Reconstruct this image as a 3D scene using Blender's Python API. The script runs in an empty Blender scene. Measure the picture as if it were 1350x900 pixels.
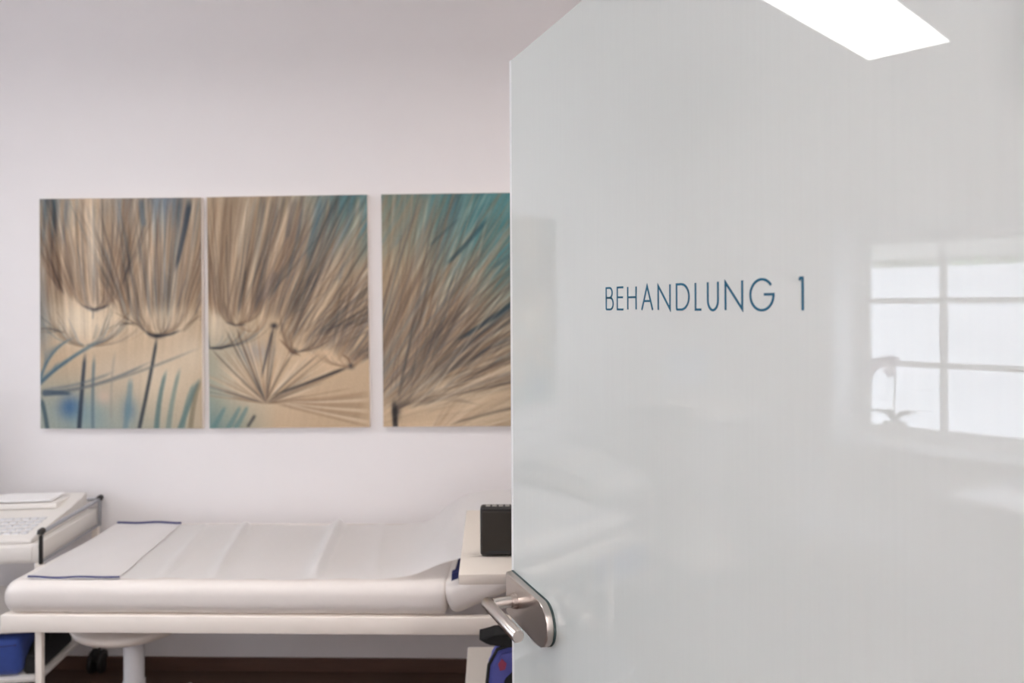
import bpy, bmesh, math, random
import numpy as np
from mathutils import Vector, Matrix
from math import sin, cos, pi, radians, sqrt, atan2, tan

S = bpy.context.scene
C = S.collection
random.seed(4)

# ------------------------------------------------------------------ camera
YAW, ROLL = 0.025, -0.0049
cam_d = bpy.data.cameras.new('camera')
cam = bpy.data.objects.new('camera', cam_d); C.objects.link(cam)
cam_d.sensor_width = 36.0
cam_d.lens = 36.0 * 1000 / 1350
cam_d.shift_y = -45 / 1350
cam_d.clip_start = 0.02
cam.matrix_world = (Matrix.Translation((0, 0, 1.585)) @ Matrix.Rotation(YAW, 4, 'Z')
                    @ Matrix.Rotation(pi / 2, 4, 'X') @ Matrix.Rotation(ROLL, 4, 'Z'))
cam_d.dof.use_dof = True
cam_d.dof.focus_distance = 1.17
cam_d.dof.aperture_fstop = 4.5
S.camera = cam

# ------------------------------------------------------------------ world, exposure
W = bpy.data.worlds.new('overcast_sky'); S.world = W
W.use_nodes = True
bg = W.node_tree.nodes['Background']
bg.inputs['Color'].default_value = (0.86, 0.92, 1.0, 1)
bg.inputs['Strength'].default_value = 13.0
S.view_settings.view_transform = 'Standard'
S.view_settings.look = 'None'
S.view_settings.gamma = 1
S.view_settings.exposure = -0.08
S.view_settings.use_curve_mapping = False
S.cycles.max_bounces = 14
S.cycles.diffuse_bounces = 8
S.cycles.caustics_reflective = False
S.cycles.caustics_refractive = False
WINDOW_GLOW = 4.8
PANEL_GLOW = 11.0
UP_FILL_GLOW = 5.0
HALL_FILL_GLOW = 50.0

# ------------------------------------------------------------------ materials
def lin(c):
    return tuple(((v / 255) / 12.92 if v / 255 <= 0.04045 else ((v / 255 + 0.055) / 1.055) ** 2.4) for v in c)

def mat(name, rgb, rough=0.5, metal=0.0, spec=0.5, noise=0.0, scale=40, bump=0.0, stretch=None, coat=0.0, sheen=0.0):
    m = bpy.data.materials.new(name); m.use_nodes = True
    nt = m.node_tree; b = nt.nodes['Principled BSDF']
    col = lin(rgb) + (1,)
    b.inputs['Base Color'].default_value = col
    b.inputs['Roughness'].default_value = rough
    b.inputs['Metallic'].default_value = metal
    b.inputs['Specular IOR Level'].default_value = spec
    b.inputs['Coat Weight'].default_value = coat
    b.inputs['Sheen Weight'].default_value = sheen
    if noise or bump:
        tc = nt.nodes.new('ShaderNodeTexCoord'); mp = nt.nodes.new('ShaderNodeMapping')
        nt.links.new(tc.outputs['Object'], mp.inputs['Vector'])
        if stretch: mp.inputs['Scale'].default_value = stretch
        n = nt.nodes.new('ShaderNodeTexNoise'); n.inputs['Scale'].default_value = scale
        n.inputs['Detail'].default_value = 5
        nt.links.new(mp.outputs['Vector'], n.inputs['Vector'])
        if noise:
            r = nt.nodes.new('ShaderNodeMix'); r.data_type = 'RGBA'
            r.inputs[6].default_value = tuple(v * (1 - noise) for v in col[:3]) + (1,)
            r.inputs[7].default_value = tuple(min(1, v * (1 + noise)) for v in col[:3]) + (1,)
            nt.links.new(n.outputs['Fac'], r.inputs[0])
            nt.links.new(r.outputs[2], b.inputs['Base Color'])
        if bump:
            bp = nt.nodes.new('ShaderNodeBump'); bp.inputs['Strength'].default_value = bump
            bp.inputs['Distance'].default_value = 0.002
            nt.links.new(n.outputs['Fac'], bp.inputs['Height'])
            nt.links.new(bp.outputs['Normal'], b.inputs['Normal'])
    return m

def glow(name, rgb, strength, streak=False):
    m = bpy.data.materials.new(name); m.use_nodes = True
    nt = m.node_tree; b = nt.nodes['Principled BSDF']
    b.inputs['Base Color'].default_value = (0.75, 0.75, 0.75, 1)
    b.inputs['Roughness'].default_value = 0.6
    b.inputs['Emission Color'].default_value = lin(rgb) + (1,)
    b.inputs['Emission Strength'].default_value = strength
    if streak:
        tc = nt.nodes.new('ShaderNodeTexCoord'); mp = nt.nodes.new('ShaderNodeMapping')
        mp.inputs['Scale'].default_value = (1, 1, 0.08)
        n = nt.nodes.new('ShaderNodeTexNoise'); n.inputs['Scale'].default_value = 60
        n.inputs['Detail'].default_value = 4
        mr = nt.nodes.new('ShaderNodeMapRange')
        mr.inputs[3].default_value = strength * 0.86; mr.inputs[4].default_value = strength * 1.12
        nt.links.new(tc.outputs['Object'], mp.inputs['Vector']); nt.links.new(mp.outputs['Vector'], n.inputs['Vector'])
        nt.links.new(n.outputs['Fac'], mr.inputs[0]); nt.links.new(mr.outputs[0], b.inputs['Emission Strength'])
    return m

M = {}
M['wall'] = mat('wall_paint', (240, 237, 237), 0.9, spec=0.2, noise=0.012, scale=6, bump=0.05)
M['ceil'] = mat('ceiling_paint', (242, 240, 239), 0.95, spec=0.1, noise=0.01, scale=5)
M['floor'] = mat('dark_wood', (84, 64, 55), 0.45, spec=0.3, noise=0.35, scale=9, stretch=(0.6, 7, 1))
M['skirt'] = mat('brown_skirting_wood', (96, 70, 58), 0.5, noise=0.2, scale=8, stretch=(1, 1, 10))
M['white'] = mat('white_lacquer', (232, 228, 223), 0.35, noise=0.01, scale=12)
M['frame'] = mat('window_white', (238, 238, 238), 0.4)
M['cream'] = mat('cream_lacquer', (248, 240, 231), 0.4, noise=0.015, scale=15)
M['trolley'] = mat('beige_laminate', (218, 210, 200), 0.45, noise=0.015, scale=15)
M['slate'] = mat('slate_vinyl', (96, 100, 108), 0.6)
M['vinyl'] = mat('cream_vinyl', (234, 228, 223), 0.42, noise=0.015, scale=90, bump=0.08)
M['paper'] = mat('couch_paper', (250, 249, 249), 0.8, spec=0.2, noise=0.01, scale=120)
M['sheet'] = mat('grey_foil', (222, 219, 218), 0.35, noise=0.01, scale=60)
M['navy'] = mat('navy_fabric', (52, 58, 110), 0.8, noise=0.1, scale=120)
M['blue'] = mat('blue_fabric', (52, 76, 152), 0.85, noise=0.18, scale=45, bump=0.4, sheen=0.2)
M['violet'] = mat('violet_blue_nylon', (88, 94, 176), 0.7, noise=0.1, scale=80)
M['red'] = mat('red_print', (150, 60, 90), 0.7)
M['black'] = mat('black_plastic', (34, 32, 31), 0.5, noise=0.1, scale=50)
M['blackf'] = mat('black_fabric', (30, 30, 32), 0.9, noise=0.2, scale=100)
M['grille'] = mat('speaker_cloth', (52, 47, 41), 0.8, noise=0.2, scale=400, bump=0.5)
M['silver'] = mat('silver_print', (190, 188, 184), 0.35, metal=0.6)
M['steel'] = mat('brushed_steel', (206, 198, 192), 0.3, metal=1.0, noise=0.05, scale=30, stretch=(1, 1, 40))
M['chrome'] = mat('chrome', (220, 220, 222), 0.12, metal=1.0)
M['alu'] = mat('grey_aluminium', (176, 178, 184), 0.35, metal=0.7)
M['rubber'] = mat('dark_gasket', (58, 74, 74), 0.6)
M['letter'] = mat('blue_vinyl_letter', (18, 96, 126), 0.5, spec=0.3)
M['shell'] = mat('white_shell_plastic', (240, 240, 242), 0.18)
M['reveal'] = mat('glossy_reveal_paint', (244, 245, 248), 0.12, spec=0.5)
M['desk'] = mat('white_desk_laminate', (246, 246, 248), 0.25, spec=0.8)
M['beech'] = mat('beech_wood', (200, 160, 115), 0.5, noise=0.15, scale=10, stretch=(6, 6, 1))
M['leaf'] = mat('orchid_leaf', (60, 88, 52), 0.4, noise=0.2, scale=20)
M['petal'] = mat('orchid_petal', (226, 214, 226), 0.6, noise=0.06, scale=30)
M['pot'] = mat('pale_ceramic', (206, 204, 200), 0.3)
M['moss'] = mat('bark_mulch', (84, 66, 50), 0.95, noise=0.4, scale=60)
M['hedge'] = mat('hedge_leaf', (140, 156, 128), 0.8, noise=0.3, scale=3)
M['bark'] = mat('bark', (96, 82, 70), 0.9, noise=0.3, scale=20)
M['render'] = mat('house_render', (206, 204, 200), 0.9, noise=0.03, scale=4)
M['roof'] = mat('roof_tile', (112, 108, 106), 0.8, noise=0.2, scale=10)
M['lawn'] = mat('lawn', (92, 108, 78), 0.95, noise=0.3, scale=5)
M['screen'] = mat('dark_screen', (60, 66, 72), 0.2)
M['key'] = mat('grey_key', (216, 217, 220), 0.5)
M['film'] = glow('glowing_privacy_film', (224, 234, 250), WINDOW_GLOW, True)  # film emits by itself in place of daylight passing through
M['panel'] = glow('lamp_diffuser', (255, 254, 252), PANEL_GLOW)
M['hall_fill'] = glow('hall_fill_diffuser', (255, 247, 243), HALL_FILL_GLOW)
M['panel_fill'] = glow('fill_lamp_diffuser', (255, 246, 242), PANEL_GLOW * .75)
M['fill_uplight'] = glow('added_uplight_glow', (255, 249, 247), UP_FILL_GLOW)

def glass_mat(name, tint):
    m = bpy.data.materials.new(name); m.use_nodes = True
    nt = m.node_tree; nt.nodes.remove(nt.nodes['Principled BSDF'])
    out = nt.nodes['Material Output']
    t = nt.nodes.new('ShaderNodeBsdfTransparent'); t.inputs['Color'].default_value = tint
    g = nt.nodes.new('ShaderNodeBsdfGlossy'); g.inputs['Roughness'].default_value = 0.02
    f = nt.nodes.new('ShaderNodeFresnel'); f.inputs['IOR'].default_value = 1.45
    mx = nt.nodes.new('ShaderNodeMixShader')
    nt.links.new(f.outputs[0], mx.inputs[0]); nt.links.new(t.outputs[0], mx.inputs[1]); nt.links.new(g.outputs[0], mx.inputs[2])
    nt.links.new(mx.outputs[0], out.inputs['Surface'])
    return m
M['glass'] = glass_mat('window_glass', (0.94, 0.96, 0.95, 1))

def door_mat():
    # white satin-backed safety glass: milky diffuse body under a polished surface
    m = bpy.data.materials.new('milky_door_glass'); m.use_nodes = True
    nt = m.node_tree; b = nt.nodes['Principled BSDF']
    b.inputs['Roughness'].default_value = 0.0
    b.inputs['IOR'].default_value = 1.65
    tc = nt.nodes.new('ShaderNodeTexCoord'); mp = nt.nodes.new('ShaderNodeMapping')
    mp.inputs['Scale'].default_value = (1, 1, 0.02)
    n = nt.nodes.new('ShaderNodeTexNoise'); n.inputs['Scale'].default_value = 220; n.inputs['Detail'].default_value = 3
    mx = nt.nodes.new('ShaderNodeMix'); mx.data_type = 'RGBA'
    a = lin(DOOR_RGB)
    mx.inputs[6].default_value = tuple(v * 0.975 for v in a) + (1,)
    mx.inputs[7].default_value = tuple(v * 1.02 for v in a) + (1,)
    nt.links.new(tc.outputs['Object'], mp.inputs['Vector']); nt.links.new(mp.outputs['Vector'], n.inputs['Vector'])
    nt.links.new(n.outputs['Fac'], mx.inputs[0]); nt.links.new(mx.outputs[2], b.inputs['Base Color'])
    return m
DOOR_RGB = (219, 225, 222)
M["door"] = door_mat()
M['edge'] = mat('glass_edge_highlight', (240, 243, 243), 0.15)

# ------------------------------------------------------------------ mesh helpers
def box(bm, x0, x1, y0, y1, z0, z1, bev=0.0, seg=2):
    r = bmesh.ops.create_cube(bm, size=1.0)
    vs = r['verts']
    for v in vs:
        v.co = Vector(((x0 + x1) / 2 + v.co.x * (x1 - x0), (y0 + y1) / 2 + v.co.y * (y1 - y0), (z0 + z1) / 2 + v.co.z * (z1 - z0)))
    if bev:
        es = list({e for v in vs for e in v.link_edges})
        bmesh.ops.bevel(bm, geom=es, offset=bev, segments=seg, profile=0.5, affect='EDGES')
    return bm

def frame_pts(pts):
    pts = [Vector(p) for p in pts]; out = []
    up = Vector((0, 0, 1)); prev = None
    for i, p in enumerate(pts):
        if i == 0: t = pts[1] - pts[0]
        elif i == len(pts) - 1: t = pts[-1] - pts[-2]
        else: t = (pts[i + 1] - pts[i]).normalized() + (pts[i] - pts[i - 1]).normalized()
        t.normalize()
        if prev is None:
            a = up if abs(t.z) < 0.95 else Vector((1, 0, 0))
            nrm = (a - t * a.dot(t)).normalized()
        else:
            nrm = (prev - t * prev.dot(t)).normalized()
        prev = nrm
        out.append((p, nrm, t.cross(nrm)))
    return out

def tube(bm, pts, r, seg=12, cap=True):
    rings = []
    for i, (p, n, b) in enumerate(frame_pts(pts)):
        rr = r[i] if isinstance(r, (list, tuple)) else r
        rings.append([bm.verts.new(p + (n * cos(2 * pi * k / seg) + b * sin(2 * pi * k / seg)) * rr) for k in range(seg)])
    for a, b in zip(rings, rings[1:]):
        for k in range(seg):
            f = bm.faces.new((a[k], a[(k + 1) % seg], b[(k + 1) % seg], b[k])); f.smooth = True
    if cap:
        bm.faces.new(rings[0][::-1]); bm.faces.new(rings[-1])
    return bm

def lathe(bm, prof, c=(0, 0, 0), seg=32, smooth=True):
    rings = []
    for r, z in prof:
        if r < 1e-6: rings.append([bm.verts.new((c[0], c[1], c[2] + z))])
        else: rings.append([bm.verts.new((c[0] + r * cos(2 * pi * k / seg), c[1] + r * sin(2 * pi * k / seg), c[2] + z)) for k in range(seg)])
    for a, b in zip(rings, rings[1:]):
        for k in range(seg):
            k2 = (k + 1) % seg
            if len(a) == 1 and len(b) == 1: continue
            if len(a) == 1: f = bm.faces.new((a[0], b[k2], b[k]))
            elif len(b) == 1: f = bm.faces.new((a[k], a[k2], b[0]))
            else: f = bm.faces.new((a[k], a[k2], b[k2], b[k]))
            f.smooth = smooth
    return bm

def prism(bm, poly, axis, lo, hi):
    """poly of 2D points extruded along an axis: 'y' -> (x,z), 'x' -> (y,z), 'z' -> (x,y)"""
    def P(a, b, t):
        return {'y': (a, t, b), 'x': (t, a, b), 'z': (a, b, t)}[axis]
    A = [bm.verts.new(P(a, b, lo)) for a, b in poly]; B = [bm.verts.new(P(a, b, hi)) for a, b in poly]
    n = len(poly)
    bm.faces.new(A); bm.faces.new(B[::-1])
    for i in range(n): bm.faces.new((A[i], B[i], B[(i + 1) % n], A[(i + 1) % n]))
    return bm

def arc(cx, cy, r, a0, a1, n):
    return [(cx + r * cos(radians(a0 + (a1 - a0) * i / n)), cy + r * sin(radians(a0 + (a1 - a0) * i / n))) for i in range(n + 1)]

def grid(bm, fn, nu, nv):
    vs = [[bm.verts.new(fn(i / nu, j / nv)) for j in range(nv + 1)] for i in range(nu + 1)]
    for i in range(nu):
        for j in range(nv):
            f = bm.faces.new((vs[i][j], vs[i + 1][j], vs[i + 1][j + 1], vs[i][j + 1])); f.smooth = True
    return vs

def obj(name, bm, m, parent=None, smooth=False, mods=None):
    bmesh.ops.recalc_face_normals(bm, faces=bm.faces[:])
    me = bpy.data.meshes.new(name); bm.to_mesh(me); bm.free()
    if smooth:
        for p in me.polygons: p.use_smooth = True
        try: me.set_sharp_from_angle(angle=radians(smooth if smooth is not True else 40))
        except Exception: pass
    me.materials.append(M[m] if isinstance(m, str) else m)
    o = bpy.data.objects.new(name, me); C.objects.link(o)
    if parent: o.parent = parent
    return o

def bx(name, m, parent, *a, bev=0.0, seg=2):
    return obj(name, box(bmesh.new(), *a, bev=bev, seg=seg), m, parent, smooth=bool(bev))

def tag(o, label, cat, group=None, kind=None):
    o['label'] = label; o['category'] = cat
    if group: o['group'] = group
    if kind: o['kind'] = kind
    return o

def thing(name, label, cat, loc=(0, 0, 0), rz=0, group=None, kind=None):
    o = bpy.data.objects.new(name, None); C.objects.link(o)
    o.location = loc; o.rotation_euler = (0, 0, rz); o.empty_display_size = 0.1
    return tag(o, label, cat, group, kind)

def struct(name, bm, m, label, cat):
    return tag(obj(name, bm, m), label, cat, None, 'structure')

# ------------------------------------------------------------------ room shell
XL, XR, YB, YF, H = -3.50, 1.50, 3.30, 0.45, 3.00
b = bmesh.new(); box(b, -3.95, XR + .15, YB, YB + .15, 0, H)
struct('wall_back', b, 'wall', 'white plastered wall behind the treatment couch, hung with three canvases', 'wall')
# left wall with the window opening
WY0, WY1, WZ0, WZ1 = 0.51, 2.330, 0.77, 2.085
b = bmesh.new()
box(b, -3.95, XL, WY1 + .0, YB, 0, H); box(b, -3.95, XL, YF - .15, WY0, 0, H)
box(b, -3.95, XL, WY0, WY1, 0, WZ0); box(b, -3.95, XL, WY0, WY1, WZ1, H)
struct('wall_left', b, 'wall', 'white wall with the deep window recess, seen mirrored in the glass door', 'wall')
b = bmesh.new(); box(b, XR, XR + .15, YF - .15, YB, 0, H)
struct('wall_right', b, 'wall', 'white side wall hidden behind the open glass door', 'wall')
DX0, DX1, DZ = -0.72, 0.385, 2.085
b = bmesh.new()
box(b, -3.5, DX0, YF - .15, YF, 0, H); box(b, DX1, XR, YF - .15, YF, 0, H); box(b, DX0, DX1, YF - .15, YF, DZ, H)
struct('wall_front', b, 'wall', 'white wall with the doorway the room is seen through', 'wall')
b = bmesh.new(); box(b, -3.95, XR + .15, YF - .15, YB + .15, H, H + .12)
struct('ceiling', b, 'ceil', 'plain white ceiling of the treatment room', 'ceiling')
b = bmesh.new(); box(b, -3.95, XR + .15, YF - .15, YB + .15, -.12, -.012)
fl = struct('floor', b, 'floor', 'dark brown wooden plank floor under the treatment couch', 'floor')
pw = 0.158
row = 0; y = YF - .15
plank_mesh = {}
while y < YB - 0.001:
    y1 = min(y + pw, YB)
    x = XL - 0.5 * ((row * 0.37) % 1) * 2.2
    while x < XR:
        x0, x1 = max(x, XL), min(x + 1.4, XR)
        if x1 - x0 > .05:
            o = obj('plank', box(bmesh.new(), x0 + .0015, x1 - .0015, y + .0015, y1 - .0015, -.012, 0.0 - random.random() * .0008), 'floor', fl)
        x += 1.4
    y = y1; row += 1
b = bmesh.new(); box(b, XL, XR, YB - .014, YB, 0, .058, .003)
struct('baseboard_back', b, 'skirt', 'narrow brown wooden skirting along the foot of the back wall', 'skirting')
b = bmesh.new(); box(b, XL, XL + .014, YF, YB - .014, 0, .058, .003)
struct('baseboard_left', b, 'skirt', 'narrow brown wooden skirting under the window', 'skirting')
# white door casing
b = bmesh.new()
box(b, DX0 - .06, DX0 + .012, YF, YF + .012, 0, DZ + .06); box(b, DX1 - .012, DX1 + .06, YF, YF + .012, 0, DZ + .06)
box(b, DX0 + .012, DX1 - .012, YF, YF + .012, DZ - .012, DZ + .06)
struct('trim_1', b, 'white', 'white casing around the doorway', 'door casing')

# corridor the photograph is taken from
b = bmesh.new(); box(b, -2.2, 2.2, -1.75, -1.6, 0, 2.7); box(b, -2.35, -2.2, -1.75, YF - .15, 0, 2.7); box(b, 2.2, 2.35, -1.75, YF - .15, 0, 2.7)
struct('wall_corridor', b, 'wall', 'white corridor walls in front of the doorway', 'wall')
b = bmesh.new(); box(b, -2.35, 2.35, -1.75, YF - .15, 2.7, 2.8)
struct('ceiling_corridor', b, 'ceil', 'white corridor ceiling in front of the doorway', 'ceiling')
b = bmesh.new(); box(b, -2.35, 2.35, -1.75, YF - .15, -.1, 0)
struct('floor_corridor', b, 'floor', 'dark brown corridor floor in front of the doorway', 'floor')
t = thing('corridor_fill_lamp', 'unseen square corridor lamp added to light the couch front through the doorway', 'lamp', (0.75, -0.85, 2.65))  # added unseen lamp, placed to light the couch front and only graze the door
bx('housing', 'white', t, -.31, .31, -.31, .31, .006, .05, bev=.004)
bx('diffuser', 'hall_fill', t, -.29, .29, -.29, .29, 0, .006)

# ------------------------------------------------------------------ window
win = thing('window_1', 'white barred window with frosted panes in a deep recess, mirrored in the door', 'window', (0, 0, 0), kind='structure')
GX = -3.75
gy1, gy0, gz0, gz1 = 2.175, 2.175 - 4 * .404 + .026, 0.882, 1.947
b = bmesh.new()
for a in ((gy1, 2.25, WZ0 + .02, WZ1), (WY0, gy0, WZ0 + .02, WZ1), (gy0, gy1, gz1, WZ1), (gy0, gy1, WZ0 + .02, gz0)):
    box(b, GX - .04, GX + .035, *a, bev=.004, seg=1)
obj('window_frame', b, 'frame', win)
bars_y = [gy1 - .404 * k + .013 - .0 for k in (1, 2, 3)]
bars_z = [1.611, 1.245]
for yy in bars_y: bx('glazing_bar', 'frame', win, GX - .03, GX + .02, yy - .021, yy + .021, gz0, gz1, bev=.005)
ys = [gy1] + bars_y + [gy0]
for zz in bars_z:
    for k in range(4):
        bx('glazing_bar', 'frame', win, GX - .03, GX + .018, ys[k + 1] + (.021 if k < 3 else 0), ys[k] - (.021 if k else 0), zz - .018, zz + .018, bev=.004)
zs = [gz1] + bars_z + [gz0]
FILM_TOP = 1.806
for k in range(4):
    ya, yb = ys[k + 1] + (.021 if k < 3 else 0), ys[k] - (.021 if k else 0)
    for j in range(3):
        za, zb = zs[j + 1] + (.018 if j < 2 else 0), zs[j] - (.018 if j else 0)
        p = bx('pane', 'glass', win, GX - .012, GX - .008, ya, yb, za, zb)
        bx('privacy_film', 'film', p, GX - .0075, GX - .0065, ya, yb, za, min(zb, FILM_TOP))
b = bmesh.new(); prism(b, [(GX - .2, 2.25), (GX + .035, 2.25), (XL, 2.308), (XL, WY1 - .0005), (GX - .2, WY1 - .0005)], 'z', WZ0 + .02, WZ1 - .0005)
prism(b, [(WY0, WZ1 - .012), (2.25, WZ1 - .012), (2.25, WZ1 - .0005), (WY0, WZ1 - .0005)], 'x', GX + .035, XL)
obj('window_reveal', b, 'reveal', win)
b = bmesh.new(); box(b, GX + .035, XL + .03, WY0 - .0, WY1, WZ0, WZ0 + .02, .004)
obj('window_sill', b, 'reveal', win)

# outside: lawn, hedge shrubs, pale house
b = bmesh.new(); box(b, -60, -3.96, -30, 45, -.3, -.1)
struct('ground', b, 'lawn', 'lawn outside the window, mirrored faintly in the door', 'ground')
def shrub(x, y, r, h, label, seed):
    rnd = random.Random(seed)
    t = thing('shrub', label, 'shrub', (x, y, -.1), 0, 'shrubs outside the window')
    bm = bmesh.new()
    for k in range(900):
        u, v = rnd.random() * 2 * pi, rnd.random()
        rr = r * (0.75 + .3 * rnd.random()); zz = .35 + (h - .35) * v
        ww = rr * sqrt(max(.05, 1 - (2 * v - .85) ** 2 * .6))
        p = Vector((ww * cos(u), ww * sin(u), zz)); s = .10 + .10 * rnd.random()
        a = Vector((rnd.gauss(0, 1), rnd.gauss(0, 1), rnd.gauss(0, 1))).normalized(); c = a.orthogonal().normalized()
        bm.faces.new([bm.verts.new(p + a * s), bm.verts.new(p + c * s * .6), bm.verts.new(p - a * s), bm.verts.new(p - c * s * .6)])
    o = obj('foliage', bm, 'hedge', t); o['kind'] = 'stuff'
    bm = bmesh.new(); tube(bm, [(0, 0, 0), (.02, 0, .5), (0, .03, h * .7)], [.07, .06, .02], 8)
    obj('stem', bm, 'bark', t)
for i, (x, y, r, h) in enumerate([(-12.5, 3.9, 1.0, 2.30), (-13.2, 6.5, 1.1, 2.45), (-12.3, 9.2, 1.1, 2.35), (-12.6, 1.2, 1.1, 2.4)]):
    shrub(x, y, r, h, ['low grey-green shrub outside beyond the second window column', 'tall grey-green shrub outside beyond the bars of the window',
                       'grey-green shrub outside nearest the far jamb', 'grey-green shrub outside toward the desk side'][i], i)
t = thing('house', 'pale neighbouring house with brown roof outside the window', 'house', (-24, 8, -.1))
bx('house_wall', 'render', t, -3, 3, -6, 6, 0, 3.0)
b = bmesh.new(); prism(b, [(-3.5, 2.9), (3.5, 2.9), (0, 5.2)], 'y', -6.4, 6.4); obj('roof', b, 'roof', t)
for yy in (-4, -1, 2, 4.4):
    w = bx('house_window', 'frame', t, 2.99, 3.05, yy - .55, yy + .55, 1.0, 2.3)
    bx('house_pane', 'screen', w, 3.05, 3.06, yy - .47, yy + .47, 1.08, 2.22)

# ------------------------------------------------------------------ suspended ceiling light
def panel_light(label, loc, diffuser):
    t = thing('pendant_panel_light', label, 'lamp', loc)
    bx('lamp_housing', 'white', t, -.755, .755, -.175, .175, .004, .035, bev=.004)
    bx('diffuser', diffuser, t, -.745, .745, -.165, .165, 0, .004)
    bx('fill_uplight', 'fill_uplight', t, -.70, .70, -.12, .12, .035, .038)  # added glowing top, brightens the ceiling and upper wall
    for sx in (-.6, .6):
        b = bmesh.new(); tube(b, [(sx, 0, .035), (sx, 0, .30)], .003, 8); obj('suspension_cable', b, 'chrome', t)
panel_light('long bright flat lamp panel below the ceiling, mirrored top right in the door', (-1.855, 1.588, 2.70), 'panel')
panel_light('added fill lamp panel above the couch head, unseen behind the glass door', (.55, 1.90, 2.70), 'panel_fill')  # added unseen panel, fill light for the couch and right of the wall

# ------------------------------------------------------------------ canvases (one photograph of dandelion clocks over three)
def print_raster(idx):
    """paints one third of the dandelion print; 215 x 305 cells, top row first"""
    Wd, Hd = 215, 305
    rs = np.random.RandomState(11 + idx)
    yy, xx = np.mgrid[0:Hd, 0:Wd].astype(float)
    u, v = xx / Wd, yy / Hd
    img = np.zeros((Hd, Wd, 3))
    img[:] = (205, 181, 154)
    pale, teal = (228, 212, 190), (88, 136, 146)
    def blend(m, col, a=1.0):
        nonlocal img
        m = np.clip(m, 0, 1)[..., None] * a
        img = img * (1 - m) + np.array(col, float) * m
    def blob(cx, cy, rx, ry, col, a):
        blend(np.exp(-(((xx - cx) / rx) ** 2 + ((yy - cy) / ry) ** 2)), col, a)
    def stroke(pts, w, col, a, soft=1.2, w1=None):
        # tapered soft line
        pts = np.array(pts, float); n = len(pts) - 1
        w1 = w if w1 is None else w1
        ww = max(w, w1) + soft
        x0, x1 = int(max(0, pts[:, 0].min() - ww - 2)), int(min(Wd, pts[:, 0].max() + ww + 3))
        y0, y1 = int(max(0, pts[:, 1].min() - ww - 2)), int(min(Hd, pts[:, 1].max() + ww + 3))
        if x1 <= x0 or y1 <= y0: return
        X, Y = xx[y0:y1, x0:x1], yy[y0:y1, x0:x1]
        m = np.zeros(X.shape)
        for i in range(n):
            (ax, ay), (bx_, by_) = pts[i], pts[i + 1]
            dx, dy = bx_ - ax, by_ - ay
            q = np.clip(((X - ax) * dx + (Y - ay) * dy) / (dx * dx + dy * dy + 1e-9), 0, 1)
            wi = w + (w1 - w) * (i + q) / n
            tt = (i + q) / n
            m = np.maximum(m, np.clip((wi + soft - np.hypot(X - ax - q * dx, Y - ay - q * dy)) / soft, 0, 1) * np.clip(np.minimum(tt, 1 - tt) * 5 + .12, 0, 1))
        m = (m * m * (3 - 2 * m))[..., None] * a
        img[y0:y1, x0:x1] = img[y0:y1, x0:x1] * (1 - m) + np.array(col, float) * m
    def bez(p0, p1, p2, n=7):
        q = np.linspace(0, 1, n)[:, None]
        return (1 - q) ** 2 * np.array(p0, float) + 2 * q * (1 - q) * np.array(p1, float) + q * q * np.array(p2, float)
    dk = [(92, 84, 80), (104, 90, 80), (80, 80, 88), (116, 98, 86)]
    br = [(160, 132, 108), (146, 120, 100), (174, 146, 120), (132, 114, 102), (168, 138, 114)]
    lt = [(226, 210, 188), (234, 220, 200), (218, 198, 172)]
    bl = [(84, 112, 134), (98, 128, 142), (78, 100, 122), (116, 140, 148)]
    def hairs(cx, cy, n, a0, a1, r0, r1, cols, w=(.1, .5), al=(.12, .34), bend=0.0, start=0.0, jit=0.0, soft=1.1, sp=0.0):
        # hairs of a seed head: leave the head steeply, spread towards their tips
        for _ in range(n):
            a = radians(a0 + (a1 - a0) * rs.rand()); r = r0 + (r1 - r0) * rs.rand()
            k_ = rs.rand() * 2 - 1; j2 = rs.randn() * jit
            if sp: a = radians((a0 + a1) / 2 - (a1 - a0) / 2 * k_ + rs.randn() * 3)
            ca, sa = cos(a), sin(a); j1 = rs.randn() * jit + k_ * sp
            p0 = (cx + start * r * ca + j1, cy - start * r * sa + j2 * .5 - k_ * k_ * sp * .55); p2 = (cx + r * ca + j1, cy - r * sa)
            mx, my = (p0[0] + p2[0]) / 2 + bend * r * ca * 2, (p0[1] + p2[1]) / 2 + bend * r * .4 * abs(ca)
            w_ = w[0] + (w[1] - w[0]) * rs.rand()
            stroke(bez(p0, (mx, my), p2), w_, cols[rs.randint(len(cols))], al[0] + (al[1] - al[0]) * rs.rand(), soft + rs.rand() * .8, w_ * .6)
    def drift(n, cols, x0, x1, y1, lean, w, al, soft=2.5):
        # blurred hairs falling in from the top edge
        for _ in range(n):
            x = x0 + (x1 - x0) * rs.rand(); L = y1 * (.35 + .65 * rs.rand()); d = lean * L * (.6 + .8 * rs.rand())
            stroke(bez((x, -4), (x - d * .3 + rs.randn() * 2, L * .5), (x - d, L)), w[0] + (w[1] - w[0]) * rs.rand(), cols[rs.randint(len(cols))], al[0] + (al[1] - al[0]) * rs.rand(), soft, .2)
    def cup(cx, cy, wl, wr, h, n, cols, al):
        # bowl of fine hairs curving up either side of a seed head
        for k in range(n):
            s = rs.rand() * .8 + .2; hh = h * (.6 + .5 * rs.rand())
            stroke(bez((cx, cy), (cx - wl * s * .8, cy - 1), (cx - wl * s, cy - hh * (.25 + .75 * s))), .2, cols[rs.randint(len(cols))], al * (.5 + .5 * rs.rand()), 1.1)
            s = rs.rand() * .8 + .2
            stroke(bez((cx, cy), (cx + wr * s * .8, cy - 1), (cx + wr * s, cy - hh * (.25 + .75 * s))), .2, cols[rs.randint(len(cols))], al * (.5 + .5 * rs.rand()), 1.1)
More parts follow.
